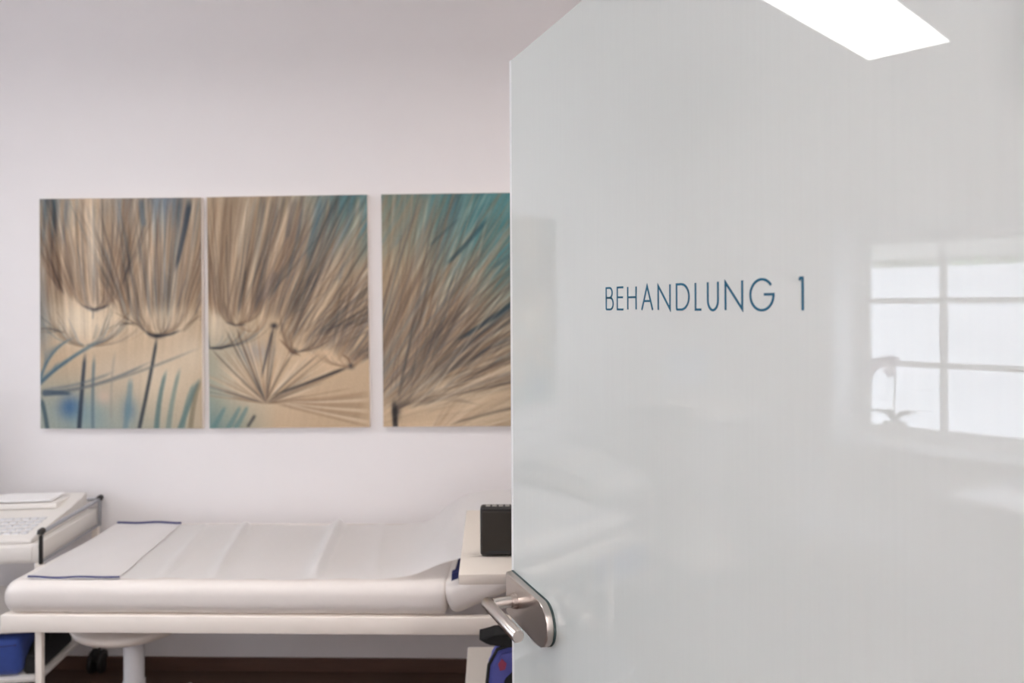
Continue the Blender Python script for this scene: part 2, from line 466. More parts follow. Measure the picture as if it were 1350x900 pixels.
    if idx == 0:
        blend(1 - v / .5, (168, 152, 138), .75)
        blob(165, 8, 26, 34, (88, 114, 144), .75); blob(8, 12, 26, 40, (120, 136, 148), .8); blob(4, 120, 8, 60, (140, 140, 144), .6); blob(110, 10, 20, 40, (140, 142, 146), .6)
        blob(68, 70, 9, 70, (238, 224, 206), .9); blob(58, 55, 22, 80, (214, 192, 168), .7); blob(150, 100, 50, 60, (186, 160, 138), .6); blob(30, 100, 22, 40, (180, 154, 132), .6)
        blend((v - .70) / .25 * (1.25 - u), (128, 162, 172), .55); blob(0, 170, 16, 40, (130, 140, 148), .6)
        blob(44, 164, 27, 30, (230, 214, 193), .95); blob(92, 168, 30, 28, (230, 213, 190), .9); blob(165, 160, 40, 22, (222, 203, 178), .85)
        blob(160, 235, 46, 40, (226, 210, 188), .9); blob(100, 228, 40, 22, (214, 198, 178), .8); blob(200, 205, 24, 30, (228, 212, 190), .8)
        blob(40, 276, 14, 14, (50, 90, 150), .8); blob(118, 280, 10, 18, (92, 130, 160), .6); blob(84, 262, 10, 10, (222, 196, 176), .9); blob(60, 285, 30, 24, (120, 156, 172), .5)
        drift(70, br + lt, -10, 225, 150, .06, (.6, 2.2), (.15, .38)); drift(34, bl + dk[:2], -5, 220, 110, .10, (.6, 2.2), (.14, .36))
        hairs(72, 146, 230, 74, 112, 50, 175, br + lt + br, jit=3, sp=42); hairs(72, 146, 90, 74, 112, 40, 170, dk + br, al=(.12, .34), jit=3, sp=46)
        hairs(155, 178, 240, 74, 110, 60, 200, br + lt + bl[:1], jit=3, sp=50, start=.22); hairs(155, 178, 100, 74, 110, 50, 200, dk + bl[:1] + br, al=(.12, .36), jit=3, sp=54)
        cup(72, 146, 40, 44, 60, 26, br + dk, .34); cup(155, 181, 44, 50, 70, 30, dk + br, .36); cup(60, 194, 60, 66, 60, 26, bl + br, .3); cup(60, 196, 46, 90, 40, 16, [(150, 140, 136)] + br, .35)
        for k in range(16):
            stroke(bez((-4, 252 - rs.rand() * 10), (14, 236 - k), (22 + k * 5, 214 - k * 2 + rs.randn() * 5)), .7, bl[k % 4], .36, 1.5)
            stroke(bez((-4, 248), (8, 226 - k * 2), (6 + k * 3, 196 - k)), .4, bl[k % 4], .3, 1.4)
        stroke([(54, 140), (64, 145), (72, 147), (82, 145), (94, 140)], .7, (66, 62, 70), .75, 1.5); blob(72, 147, 6, 2.5, (54, 54, 62), .8); stroke([(71, 147), (70, 160)], .5, (86, 80, 84), .5)
        stroke([(138, 177), (148, 181), (160, 182), (172, 180), (188, 174)], .8, (54, 56, 64), .8, 1.5); blob(155, 182, 7, 3, (44, 46, 54), .95)
        stroke(bez((155, 182), (150, 220), (124, 335)), 1.0, (54, 62, 72), .85, 1.6, 1.8); stroke(bez((60, 202), (55, 250), (49, 335)), 1.2, (52, 62, 78), .85, 1.8, 2.2)
        stroke(bez((72, 205), (68, 250), (70, 335)), 1.0, (92, 114, 128), .7, 2); stroke(bez((0, 262), (8, 284), (12, 335)), 1.8, (62, 84, 98), .75, 2); stroke(bez((120, 235), (118, 270), (108, 335)), 2, (104, 138, 154), .55, 3)
        stroke(bez((0, 256), (70, 256), (150, 214), 9), 1.2, (92, 106, 120), .6, 2, .5); stroke(bez((0, 259), (80, 254), (215, 196), 9), 1.0, (122, 124, 126), .55, 2.2, .5); stroke(bez((0, 252), (50, 250), (100, 228), 9), .9, (104, 116, 128), .5, 2)
        stroke(bez((0, 257), (18, 256), (44, 258)), 3.4, (56, 78, 102), .7, 2.5, .6); stroke(bez((100, 200), (92, 240), (94, 300)), .6, (150, 146, 142), .4, 2)
        stroke(bez((200, 0), (192, 45), (179, 100)), 3.2, (48, 60, 76), .8, 2.2, 1.2); stroke(bez((135, 0), (134, 18), (140, 40)), 2, (88, 110, 130), .5, 3)
        for x0, x1, c in [(212, 174, 0), (205, 184, 1), (168, 152, 0), (214, 196, 2), (186, 166, 1)]:
            stroke(bez((x0, 222 + rs.rand() * 24), (x0 - 14, 265), (x1, 335)), .8, [(74, 112, 122), (112, 138, 138), (128, 120, 102)][c], .65, 2.4, 2.8)
    if idx == 1:
        blend(1 - v / .5, (172, 156, 138), .7)
        blend((u - .42) * 1.5 * (1 - v / .42), (98, 138, 146), .95); blob(200, 20, 40, 50, (84, 134, 144), .7)
        blob(44, 128, 30, 36, (216, 194, 166), .85); blob(12, 166, 12, 30, (232, 216, 194), .9); blob(62, 240, 56, 40, (226, 208, 184), .9); blob(160, 208, 44, 22, (230, 204, 174), .9)
        blob(62, 205, 20, 12, (152, 152, 160), .55); blob(120, 165, 26, 20, (214, 186, 156), .8); blob(190, 120, 40, 40, (176, 158, 138), .6)
        drift(80, br + lt, -5, 240, 160, .20, (.6, 2.0), (.14, .34)); drift(44, bl + dk, 60, 250, 130, .22, (.6, 2.0), (.14, .34))
        hairs(36, 166, 200, 62, 100, 50, 190, br + lt + br, jit=3, sp=38); hairs(36, 166, 80, 60, 100, 40, 190, dk + br, al=(.12, .36), jit=3, sp=42)
        hairs(92, 166, 160, 52, 84, 60, 230, br + dk + bl[:1], jit=3, sp=34); hairs(140, 206, 230, 34, 72, 40, 240, br + dk + br, jit=4, sp=46, al=(.14, .38)); hairs(140, 206, 90, 30, 70, 50, 240, lt, jit=4, sp=46)
        hairs(186, 222, 90, 16, 74, 30, 150, br + dk, jit=3, sp=26)
        stroke(bez((152, 0), (144, 40), (132, 90)), 2.6, (90, 124, 140), .5, 3.5, 1); stroke(bez((120, 0), (112, 30), (106, 60)), 1.6, (84, 84, 90), .45, 3); stroke(bez((92, 96), (84, 118), (66, 140)), 3, (120, 112, 112), .5, 4, 1)
        hairs(76, 272, 120, 0, 172, 30, 125, [(214, 186, 154), (238, 220, 196), (186, 156, 128), (160, 132, 110)], w=(.1, .6), al=(.25, .55))
        heads = [(36, 166), (88, 170), (114, 204), (190, 224), (2, 198), (150, 206), (22, 172)]
        for hx, hy in heads: stroke(bez((76, 270), ((76 + hx) / 2 - 4, (270 + hy) / 2), (hx, hy)), .3, (92, 80, 74), .6, 1.3, .5)
        stroke(bez((84, 262), (130, 246), (190, 224)), .3, (66, 62, 64), .8, 1.6, 1.6); stroke(bez((70, 240), (78, 204), (88, 170)), .5, (66, 66, 74), .7, 1.6, 1.1)
        for hx, hy in heads[1:4]: blob(hx, hy, 4.5, 3.5, (52, 52, 58), .95)
        cup(36, 168, 26, 48, 54, 26, br + dk, .36); cup(2, 199, 10, 86, 50, 20, dk + bl[:1], .34); cup(116, 205, 22, 70, 60, 22, br + dk, .36); cup(190, 225, 70, 22, 40, 18, br, .3); cup(60, 178, 40, 30, 60, 10, br, .3)
        stroke([(0, 198), (16, 199), (34, 194)], .8, (54, 56, 62), .8, 1.6, .3); stroke([(22, 164), (36, 169), (52, 168)], .4, (70, 66, 70), .6, 1.5)
        stroke([(94, 186), (110, 204), (124, 210)], .4, (110, 80, 64), .6, 1.4); stroke([(178, 208), (186, 214), (190, 222)], .4, (120, 90, 72), .6, 1.4)
        blob(190, 280, 50, 16, (196, 172, 144), .6); drift(0, br, 0, 1, 1, 0, (1, 1), (1, 1))
        for k in range(26): stroke(bez((90, 268 + rs.rand() * 6), (150, 268 + k * .8), (222, 256 + k * 2)), .3, (br + lt)[k % 8], .35, 1.6)
        for x0 in (32, 42, 12): stroke(bez((x0 + 10, 274), (x0 + 2, 290), (x0 - 10, 308)), .8, (100, 136, 140), .65, 2.6, 2.4)
        stroke([(62, 286), (50, 304)], 1.2, (70, 72, 76), .8, 1.8)
    if idx == 2:
        blend(((u * .85 + .42) - v * 1.3) * 1.5, (84, 138, 146), .95); blend((.4 - u) * 2 * (1 - v / .6), (136, 140, 128), .65)
        blob(80, 250, 70, 38, (226, 205, 178), .85); blob(40, 195, 46, 60, (196, 172, 144), .6); blob(30, 120, 24, 30, (178, 158, 132), .5); blob(110, 195, 70, 24, (170, 152, 132), .5)
        drift(34, bl + br, 0, 110, 130, .5, (.6, 1.8), (.14, .32))
        hairs(18, 292, 260, 10, 92, 90, 380, br + lt + br, bend=-.05, start=.4, jit=10); hairs(30, 260, 240, 20, 80, 40, 330, br + lt + dk[:1] + bl[:1], start=.1, jit=26, al=(.14, .38)); hairs(-40, 300, 240, 26, 76, 110, 420, br + bl[:2] + dk, bend=-.03, start=.2, jit=5)
        hairs(18, 292, 40, 14, 80, 80, 330, dk, w=(.1, .5), al=(.15, .36), bend=-.05, start=.2, jit=5); hairs(50, 330, 90, 8, 60, 60, 300, lt + br, bend=-.03, start=.1, jit=5)
        stroke(bez((24, 276), (60, 232), (215, 116)), .6, (88, 82, 80), .6, 1.8, 1.4); stroke(bez((92, 194), (140, 168), (215, 110)), 1.2, (56, 76, 88), .85, 2.2, 2.6)
        stroke(bez((82, 94), (106, 72), (140, 30)), 1.2, (58, 88, 100), .75, 2.2, 1.8); stroke(bez((140, 100), (170, 80), (215, 40)), 1.2, (70, 106, 118), .6, 2.4); stroke(bez((60, 70), (80, 50), (104, 30)), .8, (74, 96, 104), .5, 2)
        stroke(bez((84, 302), (140, 284), (215, 272)), .5, (92, 82, 76), .7, 1.8, 1.2); stroke(bez((30, 280), (90, 262), (215, 236)), .4, (84, 80, 82), .65, 1.6, 1.4)
        stroke(bez((40, 262), (80, 236), (130, 226)), .4, (100, 90, 82), .6, 1.6); stroke(bez((18, 266), (26, 240), (44, 218)), .9, (88, 84, 84), .65, 2, .5); stroke(bez((20, 262), (40, 236), (56, 222)), .6, (96, 88, 84), .6, 1.8, .3)
        stroke([(14, 268), (17, 335)], 1.8, (50, 48, 50), .9, 2.2, 2.6); blob(17, 282, 5, 11, (46, 44, 48), .9)
        for k in range(18): stroke(bez((18, 282), (22 + k * 2, 260), (28 + k * 6, 236 + k * 2.4)), .3, dk[k % 4], .5, 1.4)
    # last layer: crisp dark and pale single hairs, some crossing
    ink = [(84, 72, 66), (70, 68, 72), (104, 84, 70), (62, 74, 86)]
    if idx == 0:
        hairs(72, 140, 46, 72, 112, 60, 150, ink, w=(.0, .25), al=(.18, .42), jit=4, sp=44, start=.12, soft=.9)
        hairs(155, 172, 60, 70, 112, 60, 190, ink, w=(.0, .25), al=(.18, .42), jit=4, sp=52, start=.12, soft=.9)
        hairs(60, 190, 24, 40, 150, 20, 60, ink[2:], w=(.0, .15), al=(.2, .4), jit=3, sp=40, soft=.9); hairs(165, 182, 26, 30, 150, 20, 60, ink[:3], w=(.0, .15), al=(.2, .45), jit=3, sp=40, soft=.9)
        blob(70, 62, 6, 60, (240, 226, 208), .55); blob(50, 162, 24, 24, (232, 217, 196), .35); blob(165, 158, 32, 14, (226, 208, 184), .45)
    if idx == 1:
        hairs(36, 164, 50, 56, 100, 60, 180, ink, w=(.0, .25), al=(.18, .42), jit=4, sp=38, start=.1, soft=.9)
        hairs(118, 200, 80, 26, 72, 60, 240, ink, w=(.0, .25), al=(.18, .42), jit=8, sp=30, start=.1, soft=.9)
        hairs(186, 222, 34, 20, 80, 30, 130, ink, w=(.0, .2), al=(.18, .42), jit=5, sp=20, start=.1, soft=.9)
        for _ in range(26):
            x, y = 90 + 120 * rs.rand(), 110 + 90 * rs.rand(); a = radians(12 + 30 * rs.rand()); L = 20 + 40 * rs.rand()
            stroke([(x, y), (x + L * cos(a), y - L * sin(a))], .0, ink[rs.randint(4)], .24, .9)
        hairs(76, 272, 40, 4, 170, 40, 120, ink, w=(.0, .15), al=(.15, .4), soft=.9)
    if idx == 2:
        blob(90, 262, 60, 26, (224, 202, 174), .55); blob(50, 215, 40, 30, (206, 182, 154), .3)
        hairs(24, 282, 130, 12, 84, 90, 360, ink, w=(.0, .25), al=(.18, .42), bend=-.04, jit=12, start=.25, soft=.9)
        hairs(24, 290, 40, 8, 60, 60, 260, lt, w=(.0, .25), al=(.18, .42), jit=10, start=.2, soft=.9)
    # fine hair grain following the lie of the hairs
    def vn(c, seed):
        q = np.random.RandomState(seed).rand(4096); c = c + 2000; k = np.floor(c).astype(int); f = c - k; f = f * f * (3 - 2 * f)
        return q[k % 4096] * (1 - f) + q[(k + 1) % 4096] * f - .5
    if idx == 2:
        ang = np.degrees(np.arctan2(292 + 14 - yy, xx + 24)); rad = np.hypot(xx + 24, 306 - yy)
        g = sum(vn(ang * fq + .6 * vn(rad / 60, 7 + n) * 6, 20 + n) * a_ for n, (fq, a_) in enumerate([(.25, 26), (.6, 30), (1.3, 30), (2.2, 20)]))
        g = g * (.55 + .45 * np.sin(rad / 37) * vn(ang * .4, 3) * 2)
    else:
        lean = (.02 if idx == 0 else .26); cc = xx + lean * (yy - 150) + (xx - 107) * (yy - 150) * (.0012 if idx == 0 else .0022)
        g = sum(vn(cc * fq + 1.5 * vn(yy / 50, 31 + n), 40 + n + 9 * idx) * a_ for n, (fq, a_) in enumerate([(.06, 26), (.15, 34), (.33, 34), (.6, 24)]))
        g = g * np.clip((215 - yy) / 80, .12, 1) * np.clip(1.25 - np.abs(vn(cc * .05 + yy * .01, 77)) * 1.2, .4, 1)
    img = img + g[..., None] * np.array([.95, .92, .85])
    # slight optical softness, then canvas grain
    p = np.pad(img, ((1, 1), (1, 1), (0, 0)), 'edge')
    img = (p[1:-1, 1:-1] * 4 + (p[:-2, 1:-1] + p[2:, 1:-1] + p[1:-1, :-2] + p[1:-1, 2:]) * 2 + p[:-2, :-2] + p[2:, 2:] + p[:-2, 2:] + p[2:, :-2]) / 16
    img = img * np.array([.975, .97, .945]) + rs.randn(Hd, Wd, 1) * 2.5
    return np.clip(img, 0, 255)

def canvas(idx, x0, x1, z0, z1, tilt, label):
    img = print_raster(idx)
    Hd, Wd = img.shape[:2]
    t = thing('canvas_print', label, 'picture', ((x0 + x1) / 2, YB - .001, z0), 0, 'three canvases on the back wall')
    t.rotation_euler = (0, tilt, 0)
    w, h = x1 - x0, z1 - z0
    bx('stretcher', 'cream', t, -w / 2, w / 2, -.026, 0, 0, h, bev=.003)
    X, Z = np.meshgrid(np.linspace(-w / 2 + .0005, w / 2 - .0005, Wd), np.linspace(h - .0005, .0005, Hd))
    co = np.stack([X, np.full_like(X, -.0268), Z], -1).reshape(-1, 3)
    I = np.arange(Hd * Wd).reshape(Hd, Wd)
    f = np.stack([I[:-1, :-1], I[1:, :-1], I[1:, 1:], I[:-1, 1:]], -1).reshape(-1, 4)
    # print folded round the stretcher's edges
    def edge(ids):
        nonlocal co, f
        base = len(co); e = co[ids].copy(); e[:, 1] = -.001
        co = np.vstack([co, e]); k = np.arange(len(ids) - 1)
        f = np.vstack([f, np.stack([ids[k], ids[k + 1], base + k + 1, base + k], -1)])
        cols.append(flat[ids])
    c = img / 255.0; c = np.where(c <= .04045, c / 12.92, ((c + .055) / 1.055) ** 2.4)
    flat = c.reshape(-1, 3); cols = [flat]
    edge(I[:, 0]); edge(I[:, -1][::-1]); edge(I[0, ::-1]); edge(I[-1, :])
    me = bpy.data.meshes.new('print')
    me.vertices.add(len(co)); me.vertices.foreach_set('co', co.ravel())
    me.loops.add(f.size); me.loops.foreach_set('vertex_index', f.ravel().astype(np.int32))
    me.polygons.add(len(f)); me.polygons.foreach_set('loop_start', (np.arange(len(f)) * 4).astype(np.int32))
    me.update(calc_edges=True); me.validate()
    a = me.color_attributes.new('print_colour', 'FLOAT_COLOR', 'POINT')
    allc = np.vstack(cols); a.data.foreach_set('color', np.hstack([allc, np.ones((len(allc), 1))]).ravel().astype(np.float32))
    me.materials.append(M['print'])
    o = bpy.data.objects.new('print', me); C.objects.link(o); o.parent = t
m = bpy.data.materials.new('canvas_photo_print'); m.use_nodes = True
nb = m.node_tree.nodes['Principled BSDF']; nb.inputs['Roughness'].default_value = .75; nb.inputs['Specular IOR Level'].default_value = .2
at = m.node_tree.nodes.new('ShaderNodeAttribute'); at.attribute_name = 'print_colour'
m.node_tree.links.new(at.outputs['Color'], nb.inputs['Base Color']); M['print'] = m
canvas(0, -2.152, -1.435, 1.063, 2.0705, 0.0, 'canvas print with two dandelion cups and dark stems, leftmost of the three')
canvas(1, -1.4035, -.7005, 1.066, 2.0745, -.0075, 'canvas print with radiating dandelion seeds on a beige ground, middle of the three')
canvas(2, -.6425, .075, 1.071, 2.079, -.004, 'canvas print with teal upper corner and fine diagonal hairs, cut off by the door')

# ------------------------------------------------------------------ glass door
DA = atan2(-0.92228, 0.38652)
door = thing('door_1', 'open milky glass door with blue lettering and steel lever', 'door', (-0.03842, 1.44949, 0.0), DA, kind='structure')
DW, DT, DB = 1.06, .010, 2.056          # local x: from the free edge to the hinges, local -y: face seen here
b = bmesh.new(); box(b, 0, DW, 0, DT, .006, DB, .0014, 1)
obj('glass_leaf', b, 'door', door)
b = bmesh.new(); box(b, -.0014, .0080, -.0005, DT + .0003, .006, DB - .0005, .0004, 1)
obj('edge_highlight_strip', b, 'edge', door)  # pale strip, highlight of the glass edge put into its colour
for hz in (.28, 1.8):
    b = bmesh.new(); box(b, DW - .06, DW - .001, -.008, 0, hz - .05, hz + .05, .003); box(b, DW - .06, DW - .001, DT, DT + .008, hz - .05, hz + .05, .003)
    tube(b, [(DW - .004, -.010, hz - .055), (DW - .004, -.010, hz + .055)], .008, 12)
    obj('hinge', b, 'steel', door, smooth=True)
# lock case: square at the free edge, round at the inner end
def case_poly(x0, x1, z0, z1, n=18):
    r = (z1 - z0) / 2
    return [(x0, z0)] + arc(x1 - r, (z0 + z1) / 2, r, -90, 90, n) + [(x0, z1)]
CZ0, CZ1 = 1.0078, 1.0846
b = bmesh.new(); prism(b, case_poly(.006, .2020, CZ0 - .0005, CZ1 + .0005), 'y', -.004, 0); obj('gasket', b, 'rubber', door)
def plate(y_out, y_in):
    bm = bmesh.new(); prism(bm, case_poly(.007, .2005, CZ0, CZ1), 'y', y_out, y_in)
    es = [e for e in bm.edges if all(abs(v.co.y - y_out) < 1e-6 for v in e.verts)]
    bmesh.ops.bevel(bm, geom=es, offset=.0022, segments=3, profile=.5, affect='EDGES')
    return bm
obj('lock_plate', plate(-.016, -.004), 'steel', door, smooth=35)
obj('lock_plate', plate(DT + .012, DT), 'steel', door, smooth=35)
SX, SZ = .057, 1.0475
b = bmesh.new(); tube(b, [(SX, -.016, SZ), (SX, -.0185, SZ), (SX, -.0185, SZ), (SX, -.0225, SZ), (SX, -.0225, SZ)], [.0148, .0148, .0138, .0138, .0125], 32)
tube(b, [(SX, -.0225, SZ), (SX, -.026, SZ)], .0128, 32)
obj('handle_collar', b, 'steel', door, smooth=40)
LY = -.068
b = bmesh.new()
tube(b, [(SX, -.024, SZ), (SX, LY + .008, SZ)], .0102, 28)
# lever with a mitred corner at the neck
pts = [(SX - .0125, LY, SZ), (SX - .0105, LY, SZ), (SX + .02, LY, SZ), (SX + .143, LY, SZ), (SX + .1445, LY, SZ)]
tube(b, pts, [.009, .0104, .0104, .0104, .0094], 28)
obj('lever', b, 'steel', door, smooth=40)
b = bmesh.new(); tube(b, [(SX, DT + .012, SZ), (SX, DT + .062, SZ)], .0102, 20); tube(b, [(SX - .0105, DT + .062, SZ), (SX + .144, DT + .062, SZ)], .0104, 20)
obj('lever', b, 'steel', door, smooth=40)

# lettering: BEHANDLUNG 1, cut-vinyl strokes
def ribbon(bm, pts, t, closed=False, y0=-.0006, y1=0.0):
    P = [Vector((p[0], p[1])) for p in pts]; n = len(P); L, R = [], []
    for i in range(n):
        a = P[i - 1] if (i or closed) else None; c = P[(i + 1) % n] if (i < n - 1 or closed) else None
        d1 = (P[i] - a).normalized() if a is not None else None; d2 = (c - P[i]).normalized() if c is not None else None
        if d1 is None: d1 = d2
        if d2 is None: d2 = d1
        n1 = Vector((-d1.y, d1.x)); n2 = Vector((-d2.y, d2.x)); mt = n1 + n2
        mt = n1 if mt.length < 1e-4 else mt.normalized(); k = t / 2 / max(.32, mt.dot(n1))
        L.append(P[i] + mt * k); R.append(P[i] - mt * k)
    vs = [[bm.verts.new((q.x, yy, q.y)) for q in side] for side in (L, R) for yy in (y0, y1)]
    lf, lb, rf, rb = vs
    for i in range(n if closed else n - 1):
        j = (i + 1) % n
        bm.faces.new((lf[i], lf[j], rf[j], rf[i])); bm.faces.new((lb[i], rb[i], rb[j], lb[j]))
        bm.faces.new((lf[i], lb[i], lb[j], lf[j])); bm.faces.new((rf[i], rf[j], rb[j], rb[i]))
    if not closed:
        bm.faces.new((lf[0], rf[0], rb[0], lb[0])); bm.faces.new((lf[-1], lb[-1], rb[-1], rf[-1]))
ZB, CH, TH = 1.5800, 0.0334, .0027
def letter(x0, x1, strokes, name='letter'):
    w = x1 - x0; bm = bmesh.new(); h = TH / 2
    for s in strokes:
        closed = s[0] == 'c'
        pts = s[1:] if closed else s
        ribbon(bm, [(x0 + h + (w - TH) * a, ZB + h + (CH - TH) * c) for a, c in pts], TH, closed)
    obj(name, bm, 'letter', door)
def el(cx, cy, rx, ry, a0, a1, n=14):
    return [(cx + rx * cos(radians(a0 + (a1 - a0) * i / n)), cy + ry * sin(radians(a0 + (a1 - a0) * i / n))) for i in range(n + 1)]
letter(.3797, .4029, [[(0, 0), (0, 1), (.5, 1)] + el(.5, .77, .36, .23, 90, -90)[1:] + [(0, .54)], [(.02, .54), (.52, .54)] + el(.58, .27, .42, .27, 90, -90)[1:] + [(0, 0)]])
letter(.4122, .4314, [[(1, 1), (0, 1), (0, 0), (1, 0)], [(.03, .55), (.94, .55)]])
letter(.4412, .4660, [[(0, 0), (0, 1)], [(1, 0), (1, 1)], [(.04, .54), (.96, .54)]])
letter(.4780, .5073, [[(0, -.02), (.5, 1), (1, -.02)], [(.2, .36), (.8, .36)]])
letter(.5180, .5475, [[(0, -.02), (0, .98), (1, .02), (1, 1.02)]])
letter(.5593, .5881, [[(0, 0), (0, 1), (.38, 1)] + el(.38, .5, .62, .5, 90, -90, 18)[1:] + [(0, 0)]])
letter(.5986, .6121, [[(0, 1.02), (0, 0), (1, 0)]])
letter(.6225, .6442, [[(0, 1.02), (0, .36)] + el(.5, .36, .5, .38, 180, 360, 16)[1:] + [(1, 1.02)]])
letter(.6548, .6862, [[(0, -.02), (0, .98), (1, .02), (1, 1.02)]])
letter(.6968, .7352, [el(.5, .5, .5, .52, 38, 354, 30) + [(1.0, .51), (.6, .51)]])
letter(.7689, .7773, [[(0, .93), (.25, 1.0), (.78, 1.0), (.78, -.02)]])

# ------------------------------------------------------------------ treatment couch
BX0, BX1, BY0, BY1 = -1.765, .20, 2.468, 3.205
couch = thing('treatment_couch', 'long cream upholstered treatment couch under the three canvases', 'couch', (0, 0, 0))
b = bmesh.new()
box(b, BX0 + .0, BX1, BY0 + .004, BY0 + .034, .515, .573, .004); box(b, BX0, BX1, BY1 - .034, BY1 - .004, .515, .573, .004)
box(b, BX0, BX0 + .03, BY0 + .034, BY1 - .034, .517, .569, .003); box(b, BX1 - .03, BX1, BY0 + .034, BY1 - .034, .517, .569, .003)
obj('couch_frame', b, 'cream', couch, smooth=True)
for lx, ly in ((-1.652, 2.505), (-1.70, 3.165), (.08, 2.505), (.08, 3.165)):
    bx('leg', 'cream', couch, lx - .010, lx + .010, ly - .010, ly + .010, 0, .517, bev=.003)
def cushion(x0, x1, y0, y1, z0, z1, rt, rb, re):
    # soft block: generous top and bottom rounding along its length, tighter rounding on the two ends
    sec = arc(y1 - rt, z1 - rt, rt, 0, 90, 8) + arc(y0 + rt, z1 - rt, rt, 90, 180, 8) + arc(y0 + rb, z0 + rb, rb, 180, 270, 6) + arc(y1 - rb, z0 + rb, rb, 270, 360, 6)
    cy, cz = (y0 + y1) / 2, (z0 + z1) / 2
    bm = bmesh.new(); rings = []
    st = [(x0 + re[0] * (1 - cos(radians(a))), re[0] * (1 - sin(radians(a)))) for a in range(0, 91, 15)]
    st += [(x0 + (x1 - x0) * k / 12, 0) for k in range(1, 12)]
    st += [(x1 - re[1] * (1 - cos(radians(a))), re[1] * (1 - sin(radians(a)))) for a in range(90, -1, -15)]
    for x, ins in st:
        ky, kz = 1 - ins / ((y1 - y0) / 2), 1 - ins / ((z1 - z0) / 2)
        rings.append([bm.verts.new((x, cy + (p - cy) * ky, cz + (q - cz) * kz)) for p, q in sec])
    for A, B in zip(rings, rings[1:]):
        for k in range(len(sec)):
            bm.faces.new((A[k], A[(k + 1) % len(sec)], B[(k + 1) % len(sec)], B[k]))
    bm.faces.new(rings[0]); bm.faces.new(rings[-1][::-1])
    return bm
b = cushion(BX0 - .004, -.283, BY0, BY1, .570, .680, .040, .048, (.046, .016))
obj('mattress', b, 'vinyl', couch, smooth=60)
b = cushion(0, .50, BY0, BY1, 0, .105, .040, .040, (.026, .044))
HX, HZ, BA = -.262, .572, radians(23)
bmesh.ops.transform(b, matrix=Matrix.Translation((HX, 0, HZ)) @ Matrix.Rotation(-BA, 4, 'Y'), verts=b.verts[:])
obj('backrest', b, 'vinyl', couch, smooth=60)
for sy in (BY0 + .10, BY1 - .10):
    b = bmesh.new(); tube(b, [(.16, sy, .55), (.10, sy, .72)], .010, 10); obj('backrest_strut', b, 'alu', couch, smooth=True)

# couch paper
def crease(x, y, xa, xb, h, w):
    h *= min(1, max(0, (y - 2.49) / .10))
    c = xb + (xa - xb) * (y - 2.5) / .64     # xa at the wall side, xb at the front
    d = (x - c) / w
    return h * math.exp(-d * d) if d < 0 else h * math.exp(-(d * 1.8) ** 2)
def paper_z(x, y):
    d = x + .305
    z = .684 + .425 * (0.5 * (d + sqrt(d * d + .0036)))
    fr = max(0.0, (2.70 - y) / .2)
    z += .002 * sin(23 * x + 4 * y) * .6 + .0012 * sin(41 * x - 17 * y)
    z += crease(x, y, -1.19, -1.06, .014, .026) + crease(x, y, -.80, -.725, .026, .030) + crease(x, y, -1.36, -1.24, .006, .022)
    z += crease(x, y, -.62, -.52, .005, .03)
    v = min(1, max(0, (y - 2.50) / .63))
    # the sheet billows over the bend of the couch, more so towards the wall
    e = (x + .285) / (.105 if x < -.285 else .26)
    z += (.034 + .072 * v ** .8) * math.exp(-e * e)
    return z
b = bmesh.new()
def pf(u, v):
    x = -1.71 + (1.88) * u
    y = 2.503 + .63 * v + .004 * sin(9 * x)
    if x > -.42: y += (x + .42) * .10 * (1 - v)
    return (x, y, paper_z(x, y))
grid(b, pf, 240, 40)
bmesh.ops.solidify(b, geom=b.faces[:], thickness=.0008)
pp = obj('couch_paper', b, 'paper', None, smooth=80)
tag(pp, 'long creased white paper sheet lying along the top of the couch', 'paper sheet')
# foot sheet with navy edge bands
t = thing('foot_sheet', 'pale foot mat with navy blue edge bands at the left end of the couch', 'mat')
fa, fb, fc, fd = (-1.696, 2.511), (-1.385, 2.511), (-1.47, 3.142), (-1.785 + .045, 3.142)
def ff(u, v):
    x = (fa[0] * (1 - u) + fb[0] * u) * (1 - v) + (fd[0] * (1 - u) + fc[0] * u) * v; y = fa[1] * (1 - v) + fd[1] * v
    return (x, y, paper_z(x, y) + .003)
b = bmesh.new(); grid(b, ff, 48, 24); obj('foot_pad', b, 'sheet', t, smooth=80)
for v0 in (0, 1):
    b = bmesh.new()
    tube(b, [Vector(ff(k / 12, v0)) + Vector((0, 0, .003 if v0 else -.001)) for k in range(13)], .0045 if v0 else .0035, 10)
    obj('edge_band', b, 'navy', t, smooth=True)
# navy loop put in as the dark gap under the lifted paper
b = bmesh.new()
def sf(u, v):
    # down over the front of the backrest
    q = [(2.72, .0), (2.56, .0), (2.525, .016), (2.50, .030), (2.478, .026), (2.470, .004)]
    k = u * (len(q) - 1); i = min(int(k), len(q) - 2); f = k - i
    yy = q[i][0] * (1 - f) + q[i + 1][0] * f; dz = q[i][1] * (1 - f) + q[i + 1][1] * f
    x = -.264 + .046 * v
    return (x, yy, HZ + .105 / cos(BA) + (x - HX) * tan(BA) + .0035 + dz)
grid(b, sf, 16, 4); bmesh.ops.solidify(b, geom=b.faces[:], thickness=.002)
obj('strap', b, 'navy', couch, smooth=True)['label'] = 'dark navy loop filling the dark gap under the lifted paper'

